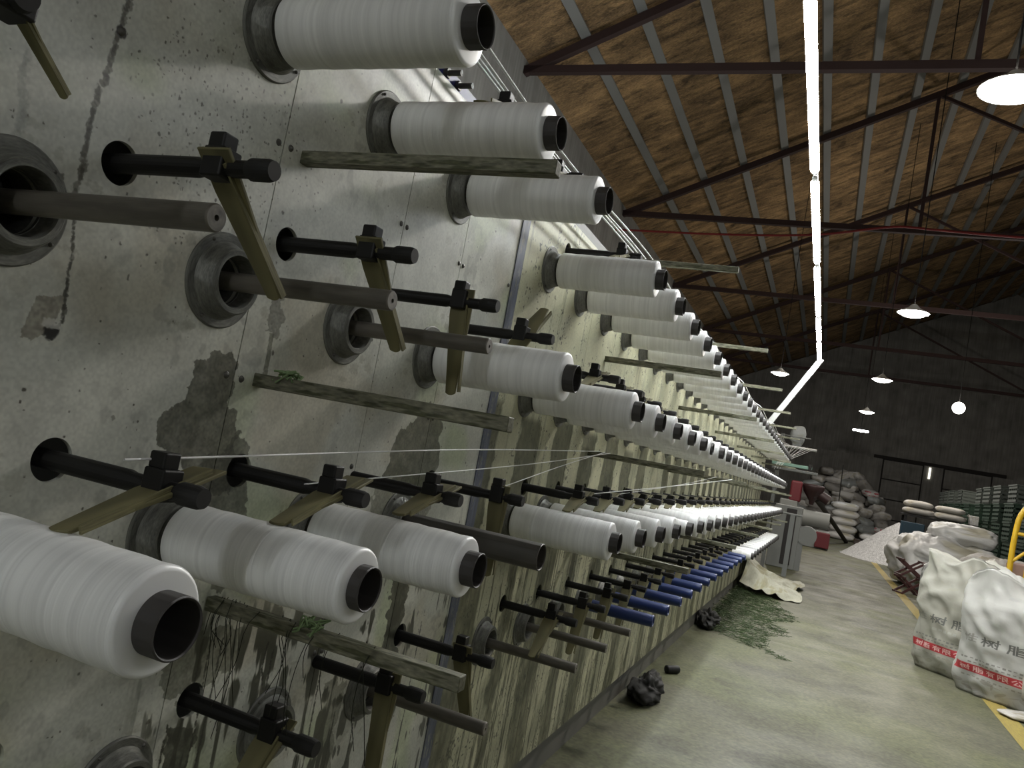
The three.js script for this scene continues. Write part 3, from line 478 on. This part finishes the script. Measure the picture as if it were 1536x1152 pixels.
// printed resin sacks: strokes on a 10 x 10 grid for each character
const GL = {
  tree: [[0, 3, 4, 3], [2, 0, 2, 10], [2, 3.5, 0, 7], [2, 4, 3.6, 6], [4.2, 2.5, 6.6, 2.5], [6.6, 2.5, 4.2, 8.5], [4.5, 4, 6.6, 8.5], [7, 3, 10, 3], [9, 0, 9, 9.5], [9, 9.5, 8, 9], [7.4, 5, 8, 6.3]],
  fat: [[1, .5, 3.4, .5], [1, .5, 1, 6], [1, 6, .2, 10], [3.4, .5, 3.4, 10], [1, 3.3, 3.4, 3.3], [1, 6, 3.4, 6], [5, 0, 5, 3.6], [5, 2, 9, .6], [5, 3.6, 9.6, 3.6], [5, 5, 5, 10], [5, 5, 9.4, 5], [9.4, 5, 9.4, 10], [5, 7.4, 9.4, 7.4], [5, 10, 9.4, 10]],
  have: [[0, 2, 10, 2], [4.4, 0, 0, 6.6], [3, 4, 8, 4], [3, 4, 3, 10], [8, 4, 8, 10], [3, 6, 8, 6], [3, 8, 8, 8]],
  limit: [[0, .5, 0, 10], [0, .5, 3, .5], [3, .5, 1.6, 3.5], [1.6, 3.5, 3, 6], [3, 6, .6, 6.4], [4.6, .5, 9, .5], [9, .5, 9, 5], [4.6, 2.7, 9, 2.7], [4.6, 5, 9, 5], [4.6, .5, 4.6, 10], [6.4, 5, 9.6, 10], [9.4, 6.2, 7.4, 7.4], [4.6, 10, 6, 9]],
  pub: [[3.6, .5, 0, 4.6], [6.4, .5, 10, 4.6], [4.6, 4, 2, 9], [2, 9, 8, 9], [6.4, 6.6, 8.4, 10]],
  firm: [[1, .6, 9, .6], [9, .6, 9, 9.4], [9, 9.4, 7.6, 9], [1, 3, 7, 3], [1.4, 5, 6.6, 5], [1.4, 5, 1.4, 9], [6.6, 5, 6.6, 9], [1.4, 9, 6.6, 9]],
  gen: [[1.6, .5, 1.6, 10], [0, 3, .6, 5], [2.6, 2.6, 3.4, 4], [5.6, 1, 4.6, 4], [4.6, 3, 10, 3], [7.2, 0, 7.2, 9.6], [5, 6, 9.6, 6], [4, 9.6, 10, 9.6]],
};
function sackPrint(sd, dark) {
  const c = document.createElement('canvas'); c.width = c.height = 1024; const x = c.getContext('2d');
  x.fillStyle = dark ? '#9a988d' : '#a9a8a2'; x.fillRect(0, 0, 1024, 1024);
  let s0 = 77 + sd * 13; const q = () => { s0 = (s0 * 1664525 + 1013904223) >>> 0; return s0 / 4294967296; };
  for (let i = 0; i < 300; i++) { x.fillStyle = `rgba(${110 + q() * 40},${106 + q() * 40},${90 + q() * 30},${q() * .10})`; x.beginPath(); x.ellipse(q() * 1024, q() * 1024, 4 + q() * 34, 3 + q() * 20, q() * 3, 0, 7); x.fill(); }
  for (let i = 0; i < 130; i++) { x.fillStyle = `rgba(84,76,62,${.05 + q() * .16})`; x.beginPath(); x.ellipse(q() * 1024, 1024 - q() * q() * 170, 4 + q() * 30, 3 + q() * 14, q() * 3, 0, 7); x.fill(); }   // floor grime at the foot
  const glyph = (k, gx, gy, s, col, lw) => { x.strokeStyle = col; x.lineWidth = lw; x.lineCap = 'square'; for (const [a, b, e, f] of GL[k]) { x.beginPath(); x.moveTo(gx + a * s / 10, gy + b * s / 10); x.lineTo(gx + e * s / 10, gy + f * s / 10); x.stroke(); } };
  const ink = '#5c5c58';
  // front face spans u .29 to .71
  const L = 330, R = 700, y0 = 1024 - 500;
  glyph('gen', L + 20, y0, 62, '#85837c', 7); glyph('tree', L + 115, y0, 70, ink, 8); glyph('fat', L + 220, y0, 70, ink, 8);
  x.fillStyle = '#a5a39b'; for (let i = 0; i < 5; i++) x.fillRect(L + 130 + i * 26, y0 + 108, 18, 24 - (i % 2) * 6);
  x.fillStyle = '#77756f'; for (let i = 0; i < 16; i++) x.fillRect(L + 20 + i * 21, y0 + 196, 13, 15 - (i % 3) * 4);
  for (let i = 0; i < 12; i++) x.fillRect(L + 60 + i * 21, y0 + 226, 12, 12 - (i % 2) * 4);
  const by = 1024 - 250; x.fillStyle = '#a8333a'; x.fillRect(L - 10, by, R - L + 20, 64);
  ['have', 'limit', 'pub', 'firm'].forEach((k, i) => glyph(k, L + 140 + i * 54, by + 12, 40, '#d9b9b4', 4.5)); for (const i of [0, 1]) glyph(i ? 'fat' : 'tree', L + 28 + i * 54, by + 12, 40, '#d9b9b4', 4.5);
  x.fillStyle = '#8b8880'; for (let i = 0; i < 13; i++) x.fillRect(L + 30 + i * 24, by + 92, 14, 14 - (i % 3) * 4);
  glyph('firm', R - 60, 1024 - 760, 46, '#85837c', 5); glyph('tree', R - 62, 1024 - 690, 42, '#85837c', 5);
  const t = new THREE.CanvasTexture(c); t.colorSpace = THREE.SRGBColorSpace; return t;
}
function stand(name, geo, m, pos, yaw, label, cat, group) { const o = solid(name, geo, m, label, cat, group); o.position.set(...pos); o.rotation.y = yaw; return o; }
const yawOf = (nx, nz) => Math.atan2(nx, nz);
const sg = 'standing printed resin sacks';
stand('resin_sack', sackGeo(.50, .70, .24, 3, { pinch: .5 }), pmat({ map: sackPrint(1, true), bumpMap: weave, bumpScale: .0004, roughness: .55, clearcoat: .1 }), [.87, 0, -5.64], yawOf(-.72, .69), 'dirty white printed sack with red band, beside the folding stools', 'sack', sg);
stand('resin_sack', sackGeo(.50, .67, .26, 8, { pinch: .42 }), pmat({ map: sackPrint(2, false), bumpMap: weave, bumpScale: .0004, roughness: .5, clearcoat: .12 }), [1.06, 0, -5.19], yawOf(-.60, .80), 'clean bright white printed sack with red band, standing by yellow trolley', 'sack', sg);
stand('sack', pillowGeo(.42, .30, .36, 21, 24), white2, [1.30, 0, -4.98], .4, 'low slumped white sack lying at foot of printed sacks', 'sack');
stand('empty_sack', pillowGeo(.30, .03, .16, 23, 16), white2, [1.10, 0, -4.85], .5, 'flat empty white sack on floor beside yellow line', 'sack');
// white film sacks heaped behind the printed sacks
[[1.55, 0, -12.3, 1.15, .72, 1.3, .2, white1, 'big bulging white sack at aisle end of the white heap'], [1.75, .66, -12.3, .75, .28, .8, .1, white1, 'flat white sack lying on top of the white heap'], [2.0, 0, -10.65, .85, .62, .9, .1, white2, 'wide greyish sack low in the white heap beside crates'], [1.48, 0, -9.5, .8, .55, .75, .1, clear1, 'shiny clear film bag in the white heap behind stools'], [1.72, 0, -8.55, .8, .60, .55, .1, white1, 'crumpled white sack in heap behind yellow trolley'], [1.06, 0, -7.1, .42, .52, .6, .1, clear1, 'clear film bag right behind the dirty printed sack'], [1.45, 0, -6.4, .5, .58, .42, .1, white1, 'white sack between printed sacks and yellow trolley'], [2.2, 0, -9.5, .5, .6, .7, .05, clear1, 'greenish clear film bag against the green crates']].forEach(([x, y, z, w, h, d, ry, m, label], i) => stand('film_sack', pillowGeo(w, h, d, 31 + i * 5, 28, 1.5), m, [x, y, z], ry, label, 'sack', 'white sacks heaped beside the aisle'));
// folding stools
{
  const wood = mat({ color: 0x4a2a28, roughness: .6 });
  const make = (pos, ry, label) => { const t = thing('folding_stool', label, 'stool', pos, 'folding stools'); t.rotation.y = ry; const H = .19, w = .25, d = .2;
    for (const z of [-d / 2, d / 2]) { part('leg', beam(V(-w / 2, .01, z), V(w / 2, H, z), .018, .026), wood, t); part('leg', beam(V(w / 2, .01, z * .8), V(-w / 2, H, z * .8), .018, .026), wood, t); }
    for (const x of [-w / 2, w / 2]) { part('top_rail', rbox(.026, .024, d + .08, .004, x, H + .005, 0), wood, t); part('foot_rail', rbox(.024, .02, d + .06, .004, x, .01, 0), wood, t); } };
  make([1.08, 0, -10.85], .35, 'dark red folding stool on floor under another stool'); make([1.07, .207, -10.9], .2, 'dark red folding stool stacked on another stool');
}
// yellow trolley
{
  const ym = mat({ color: 0xc9a21e, roughness: .45 }), t = thing('yellow_trolley', 'yellow tubular steel trolley beside the white sacks', 'trolley', [1.34, 0, -7.0]); t.rotation.y = -.25;
  part('handle_frame', tube([V(0, .16, 0), V(0, .5, 0), V(.005, .9, 0), V(.03, 1.08, 0), V(.10, 1.17, 0), V(.3, 1.19, 0), V(.5, 1.17, 0), V(.57, 1.08, 0), V(.6, .9, 0), V(.6, .5, 0), V(.6, .16, 0)], .02, 60, 12), ym, t);
  for (const y of [.93, .60]) part('cross_rail', rod(V(0, y, 0), V(.6, y, 0), .014), ym, t);
  for (let k = 1; k < 6; k++) part('upright_bar', rod(V(k * .1, .2, 0), V(k * .1, .93, 0), .011), ym, t);
  part('brace', rod(V(.01, .72, .004), V(.2, .93, .004), .012), ym, t);
  part('platform', rbox(.62, .04, .9, .008, .3, .18, -.45), ym, t);
  for (const [x, z] of [[.05, -.08], [.55, -.08], [.05, -.82], [.55, -.82]]) part('wheel', new THREE.CylinderGeometry(.08, .08, .035, 20).rotateZ(Math.PI / 2).translate(x, .08, z), gripRubber, t);
  stand('carton', rbox(.42, .5, .5, .01), mat({ color: 0x8a6f62, roughness: .85 }), [1.62, .2 + .25, -7.42], -.25, 'brown carton riding on the yellow trolley', 'carton');
}
// green crates along the right side
{
  const gm = mat({ color: 0x16301f, roughness: .6 }), gm2 = mat({ color: 0x434943, roughness: .7 });
  const crateGeo = (() => { const w = .58, h = .278, d = .4, t = .012, gs = [box(w, t, d, 0, t / 2, 0)];
    for (const s of [-1, 1]) { for (let k = 0; k < 4; k++) { gs.push(box(w, .036, t, 0, .04 + k * .066, s * (d / 2 - t / 2)), box(t, .036, d, s * (w / 2 - t / 2), .04 + k * .066, 0)); } for (let k = 0; k < 5; k++) gs.push(box(.016, h - .02, t * .8, (k - 2) * w / 4.3, h / 2, s * (d / 2 - t))); for (let k = 0; k < 4; k++) gs.push(box(t * .8, h - .02, .016, s * (w / 2 - t), h / 2, (k - 1.5) * d / 3.3)); gs.push(box(w + .01, .02, .024, 0, h - .01, s * d / 2), box(.024, .02, d + .01, s * w / 2, h - .01, 0)); }
    return merge(gs); })();
  for (let k = 0; k < 13; k++) for (let y = 0; y < 6; y++) {
    const cap = y === 5; if (cap && k % 5 === 3) continue;
    const o = tag(mesh(numbered('plastic_crate'), crateGeo, cap ? gm2 : gm, scene), cap ? `pale grey plastic crate on top of the ${ordW[12 - k]} green stack from the end wall` : `dark green plastic crate, ${['bottom', 'second', 'third', 'fourth', 'topmost green'][y]} of the ${ordW[12 - k]} stack from the end wall`, 'crate', 'plastic crates stacked on the right');
    o.position.set(2.72 + .03 * Math.sin(k * 5 + y), y * .2795, -9.7 - k * .98 - .02 * Math.sin(y * 3 + k)); o.rotation.y = Math.PI / 2 + .03 * Math.sin(k * 3 + y * 2);
  }
}
// work table behind the heap
{
  const t = thing('work_table', 'black topped work table behind the white heap', 'table', [1.85, 0, -15.6]); part('table_top', rbox(1.15, .035, .6, .005, 0, .97, 0), steelDark, t); for (const [x, z] of [[-.53, -.26], [.53, -.26], [-.53, .26], [.53, .26]]) part('leg', box(.04, .955, .04, x, .4775, z), steelDark, t);
  [[-.32, 0, .5, .13, 'bottom'], [-.34, .13, .44, .12, 'top']].forEach(([x, y, w, h, q], i) => stand('folded_sack', pillowGeo(w, h, .42, 71 + i, 18, .6), white2, [1.85 + x, .9875 + y, -15.6], .1, `${q} white sack of the pair at end of black table`, 'sack', 'sacks on the black table'));
  [[.16, 0, .5, .13, 'lower'], [.15, .128, .46, .11, 'upper']].forEach(([x, y, w, h, q], i) => stand('folded_sack', pillowGeo(w, h, .42, 81 + i, 18, .6), white2, [1.85 + x, .9875 + y, -15.55], -.1, `${q} greyish sack of the pair in middle of black table`, 'sack', 'sacks on the black table'));
  const cb = thing('clear_box', 'small pale container with handle on black table', 'container', [2.36, .9875, -15.5]); part('box_body', rbox(.14, .16, .14, .015, 0, .08, 0), white1, cb); part('handle', tube([V(-.07, .12, 0), V(-.1, .15, 0), V(-.07, .17, 0)], .008, 10, 6), white2, cb);
  const cr = thing('teal_crate', 'dark blue and teal crate with white load under the table end', 'crate', [1.42, 0, -15.1]); part('crate_base', rbox(.34, .30, .34, .01, 0, .15, 0), grey1, cr); part('lower_bin', rbox(.32, .30, .32, .012, 0, .45, 0), mat({ color: 0x2f8f93, roughness: .5 }), cr); part('upper_bin', rbox(.34, .24, .33, .012, 0, .73, 0), mat({ color: 0x16384a, roughness: .5 }), cr);
}
// heap of white flakes
{
  const pg = new THREE.PlaneGeometry(2.1, 3.4, 70, 70).rotateX(-Math.PI / 2), p = pg.attributes.position;
  for (let i = 0; i < p.count; i++) { const x = p.getX(i), z = p.getZ(i), r = Math.hypot(x / 1.0, z / 1.6) + .12 * (fbm(x * 1.6 + 5, z * 1.6 + 5, 3) - .5), y = .8 * Math.max(0, 1 - r) ** 1.1 + .025 * (vnoise(x * 14, z * 14) - .5) * ss(1.02, .8, r); p.setY(i, r > 1.02 ? -.03 : y + .002); }
  pg.computeVertexNormals(); const o = stand('flake_heap', pg, mat({ map: dataTex(256, 256, (u, v) => { const k = .78 + .35 * (vnoise(u * 128, v * 128) - .3); return [206 * k, 206 * k, 206 * k]; }, true, { repeat: [2, 2] }), roughness: .9 }), [1.42, 0, -17.6], 0, 'loose heap of white plastic flakes on the aisle floor', 'heap'); o.userData.kind = 'stuff';
}
// far pile of sacks
{
  const kinds = [white2, grey1, white2, clear1, redPrint, grey1, white2, grey1, grey1], geos = [0, 1, 2, 3].map((k) => pillowGeo(.54 + .05 * k, .25, .40, 101 + k * 7, 12, 1.3));
  const words2 = ['dull white', 'grimy grey', 'creased white', 'clear film', 'red printed', 'dark grey', 'slumped white', 'wrinkled grey', 'dusty grey'];
  let n = 0;
  for (let L = 0; L < 9; L++) { const y = L * .225, hw = 1.55 * Math.sqrt(Math.max(.03, 1 - Math.pow(L / 9.2, 1.7))), dz = .62 * (1 - L / 14), cx = .55 - .02 * L;
    const cnt = Math.max(2, Math.round(hw * 2 / .52)); for (let q = 0; q < 2; q++) for (let k = 0; k < cnt; k++) { if (q && L < 5) continue; const kk = Math.floor(rnd() * 9);
      const o = tag(mesh(numbered('heaped_sack'), geos[n % 4], kinds[kk], scene), `${words2[kk]} sack in the tall heap, ${ordW[L]} layer up, ${q ? 'rear ' : ''}${ordW[k]} from machine side`, 'sack', 'sacks in the tall heap by the end wall');
      o.position.set(cx - hw + (k + .5 + rr(-.15, .15)) * hw * 2 / cnt, y + rr(-.03, .03) + (L ? 0 : .03), -27.4 - q * .55 + dz * .5 + rr(-.1, .1) - L * .06); o.rotation.set(rr(-.4, .4) * (L ? 1 : 0), rr(0, 3), rr(-.45, .45) * (L ? 1 : 0)); n++; } }
  ['bottom', 'second', 'third', 'fourth', 'top'].forEach((q, i) => stand('stacked_sack', pillowGeo(.72, .215, .5, 131 + i, 14, .5), white1, [.56 + .02 * (i % 2), i * .205, -24.1], .04 * i, `clean white sack, ${q} of the neat stack before the heap`, 'sack', 'neat stack of white sacks'));
  const pal = thing('pallet', 'wooden pallet on floor beside the neat sack stack', 'pallet', [1.3, 0, -23]); const wd = mat({ color: 0x4c4440, roughness: .85 }); for (let k = 0; k < 5; k++) part('slat', box(.13, .02, .7, -.36 + k * .18, .13, 0), wd, pal); for (const z of [-.3, 0, .3]) part('runner', box(.86, .12, .07, 0, .06, z), wd, pal);
  stand('pallet_sack', pillowGeo(.66, .18, .42, 151, 14, .5), white1, [1.32, .14, -23], -.1, 'white sack lying alone on the wooden pallet', 'sack');
  solid('thin_pole', rod(V(.42, 0, -25.2), V(.36, 2.1, -25.2), .014), steelDark, 'thin dark upright pole in front of the sack heap', 'pole');
}
// plant at the far end of the winding machine
{
  const gm = mat({ color: 0x7d7f7c, roughness: .6 }), dk = mat({ color: 0x2a2726, roughness: .7 }), mr = mat({ color: 0x240e10, roughness: .55 }), red = mat({ color: 0x5e1a22, roughness: .55 }), grn = mat({ color: 0x8fb6a4, roughness: .45 });
  const e = thing('extruder', 'grey extruder with maroon hopper and red motor past winding machine', 'machine', [-.35, 0, -17.2]);
  part('base', rbox(1.0, .35, .7, .02, .05, .175, 0), gm, e); part('barrel', new THREE.CylinderGeometry(.16, .16, .9, 20).rotateZ(Math.PI / 2).translate(.05, .55, .1), gm, e); part('gear_box', rbox(.34, .5, .5, .03, -.3, .6, 0), gm, e); part('motor', rbox(.22, .42, .3, .04, -.2, 1.03, .1), red, e);
  part('hopper', new THREE.LatheGeometry([[.04, 0], [.06, .08], [.19, .26], [.21, .36], [.2, .4], [.02, .41]].map(([a, b]) => new THREE.Vector2(a, b)), 22).translate(.12, .82, .1), mr, e); part('side_motor', new THREE.CylinderGeometry(.1, .1, .3, 16).rotateZ(1.1).translate(.3, 1.02, .1), mr, e); part('drive_box', rbox(.26, .3, .3, .02, .42, .18, .3), red, e);
  const a = thing('auger_loader', 'long black auger pipe slanting from hopper down to floor', 'auger', [0, 0, 0]); part('pipe', rod(V(-.2, 1.02, -17.0), V(.66, .03, -22.4), .05, 12), dk, a); part('collar', rod(V(-.14, .97, -17.3), V(-.04, .86, -17.95), .075, 12), dk, a);
  const c = thing('control_cabinet', 'dark grey cabinet standing at the machine end', 'cabinet', [-.40, 0, -10.9]); part('cabinet_body', rbox(.34, .78, .5, .01, 0, .39, 0), gm, c); part('cabinet_door', rbox(.12, .70, .01, .004, .05, .40, .252), dk, c); part('cable_drum', new THREE.CylinderGeometry(.12, .12, .2, 20).rotateX(Math.PI / 2).translate(.26, .45, .1), gm, c); part('drum_bracket', box(.06, .36, .18, .2, .18, .1), gm, c);
  const f = thing('take_off_stand', 'pale take-off stand with white roller at the far machine end', 'machine stand', [0, 0, -9.7]);
  part('roller', rod(V(-.52, 1.46, 0), V(-.16, 1.46, .02), .016, 14), white1, f); for (const x of [-.55]) part('post', box(.04, 1.6, .04, x, .8, 0), gm, f);
  part('upper_bar', rod(V(-.55, 1.585, 0), V(-.24, 1.585, 0), .006), gm, f); part('guide_plate', rbox(.44, .035, .06, .006, -.40, 1.25, 0), grn, f); part('lower_plate', rbox(.5, .03, .1, .006, -.36, 1.195, .02), gm, f); part('stop_block', rbox(.035, .07, .05, .004, -.2, 1.255, .02), dk, f);
  part('shelf_bar', rod(V(-.55, .70, .1), V(-.2, .70, .1), .012), gm, f); part('shelf_post', box(.05, .7, .05, -.3, .35, .1), gm, f);
  const fan = thing('yarn_fan', 'white yarns fanning out from the take-off roller', 'yarn', [0, 0, 0]); for (let k = 0; k < 9; k++) part('yarn_line', rod(V(-.50 + k * .04, 1.478, -9.69), V(-.56 + .03 * (k % 3), 1.16 + .01 * k, -9.3), .0016, 5), strandMat, fan);
  stand('plastic_bag', pillowGeo(.16, .21, .035, 161, 24, 2.6), clear1, [-.385, 1.478, -9.72], .1, 'clear plastic bag with red print perched on take-off roller', 'bag');
}
// crumpled woven sack on the floor against the machine
{
  const g = new THREE.PlaneGeometry(.50, 1.5, 50, 80).rotateX(-Math.PI / 2), p = g.attributes.position;
  for (let i = 0; i < p.count; i++) { const x = p.getX(i), z = p.getZ(i), u = (x + .25) / .5, v = (z + .75) / 1.5; const hump = .235 * Math.pow(1 - u, 1.5) * ss(-.1, .35, v) * ss(1.08, .8, v), fold = Math.abs(fbm(x * 5 + 3, z * 3.2 + 9, 3) - .5) * 2;
    p.setXYZ(i, x + .04 * Math.sin(v * 9), Math.max(.004, .015 + hump + .075 * (.42 - fold) + .02 * (vnoise(x * 16, z * 16) - .5)), z + .10 * Math.sin(u * 5)); }
  g.computeVertexNormals(); const o = stand('crumpled_sack', g, mat({ map: sackCol(186, 184, 164, 9), bumpMap: weave, bumpScale: .0004, roughness: .7, side: THREE.DoubleSide }), [-.345, 0, -8.05], 0, 'crumpled beige woven sack spread on floor against machine', 'sack');
}
// oily rags and a roll end on the floor
function lump(name, pos, r, sd, label, cat) { const g = new THREE.SphereGeometry(1, 40, 28), p = g.attributes.position; for (let i = 0; i < p.count; i++) { const x = p.getX(i), y = p.getY(i), z = p.getZ(i), k = 1 + .7 * (vn3(x * 2.2 + sd, y * 2.2, z * 2.2) - .5) + .45 * (vn3(x * 6 + sd, y * 6 + 3, z * 6) - .5); p.setXYZ(i, x * k * r[0], Math.max(-.7, y * k) * r[1] + r[1] * .7, z * k * r[2]); } g.computeVertexNormals(); return stand(name, g, mat({ color: 0x1a1917, roughness: .75 }), pos, 0, label, cat); }
lump('oily_rag', [-.535, 0, -3.22], [.058, .055, .12], 3, 'black oily rag heap against machine plinth beside small roll', 'rag');
lump('rubber_scrap', [-.555, 0, -5.2], [.06, .06, .16], 9, 'black scrap lump at machine foot beside green clippings', 'scrap');
solid('black_roll', latheX([[.0001, 0], [.012, 0], [.012, .004], [.018, .004], [.018, .07], [.0001, .07]], 20).rotateY(.9).translate(-.545, .018, -3.72), mat({ color: 0x121212, roughness: .6 }), 'small black roll lying beside the machine plinth', 'roll');
// green clippings
{
  const g = new THREE.BoxGeometry(.003, .0016, .045), gm = mat({ color: 0xffffff, roughness: .8 }), N = 2600, im = new THREE.InstancedMesh(g, gm, N); im.name = 'green_clippings'; im.castShadow = im.receiveShadow = true;
  const d = new THREE.Object3D(), c = new THREE.Color();
  for (let i = 0; i < N; i++) { const t = Math.pow(rnd(), 1.5), z = -5.2 - rr(0, 2.4) + t * .5, x = -.60 + t * .5 * (.6 + .5 * vnoise(z * 3, 2)) + rr(0, .03); d.position.set(x, .003 + Math.pow(rnd(), 2) * .045 * (1 - t), z); d.rotation.set(rr(-.3, .3), rr(0, 6.3), rr(-.3, .3)); d.scale.set(1, 1, rr(.5, 1.9)); d.updateMatrix(); im.setMatrixAt(i, d.matrix); const k = rr(.6, 1.2); im.setColorAt(i, c.setRGB(.045 * k, .075 * k, .022 * k)); }
  tag(im, 'scattered green plastic clippings on floor along the machine foot', 'clippings', null, 'stuff'); scene.add(im);
}
// loose dark threads hanging from the lowest near guide bar
{
  const gs = []; for (let k = 0; k < 22; k++) { const x = WX + .012 + Math.pow(rnd(), 1.7) * .26, L = rr(.03, .13), z = -.7262 + rr(-.008, .008), j = rr(-.02, .02); gs.push(tube([V(x, .655, z), V(x + j * .3, .64, z + .009), V(x + j, .64 - L * .5, z + rr(-.008, .012)), V(x + j * rr(.2, 2), .64 - L, z + rr(-.02, .02))], 0.0005, 8, 4)); }
  const o = solid('loose_threads', merge(gs), mat({ color: 0x24261c, roughness: .9 }), 'loose dark threads hanging off the lowest guide bar', 'threads'); o.userData.kind = 'stuff';
  const tf = []; for (const [x, y, z] of [[WX + .04, .9096, -.7262], [WX + .135, .6555, -.7262]]) for (let k = 0; k < 14; k++) tf.push(tube([V(x + rr(-.015, .015), y + rr(-.004, .004), z + rr(-.008, .008)), V(x + rr(-.02, .02), y + rr(.001, .008), z + rr(-.01, .01)), V(x + rr(-.02, .02), y + rr(-.01, .004), z + rr(.004, .012))], .0012, 8, 4));
  const o2 = solid('thread_tufts', merge(tf), mat({ color: 0x7d9468, roughness: .9 }), 'pale green thread tufts caught on near guide bars', 'threads'); o2.userData.kind = 'stuff';
}
//#END
renderer.render(scene, camera);
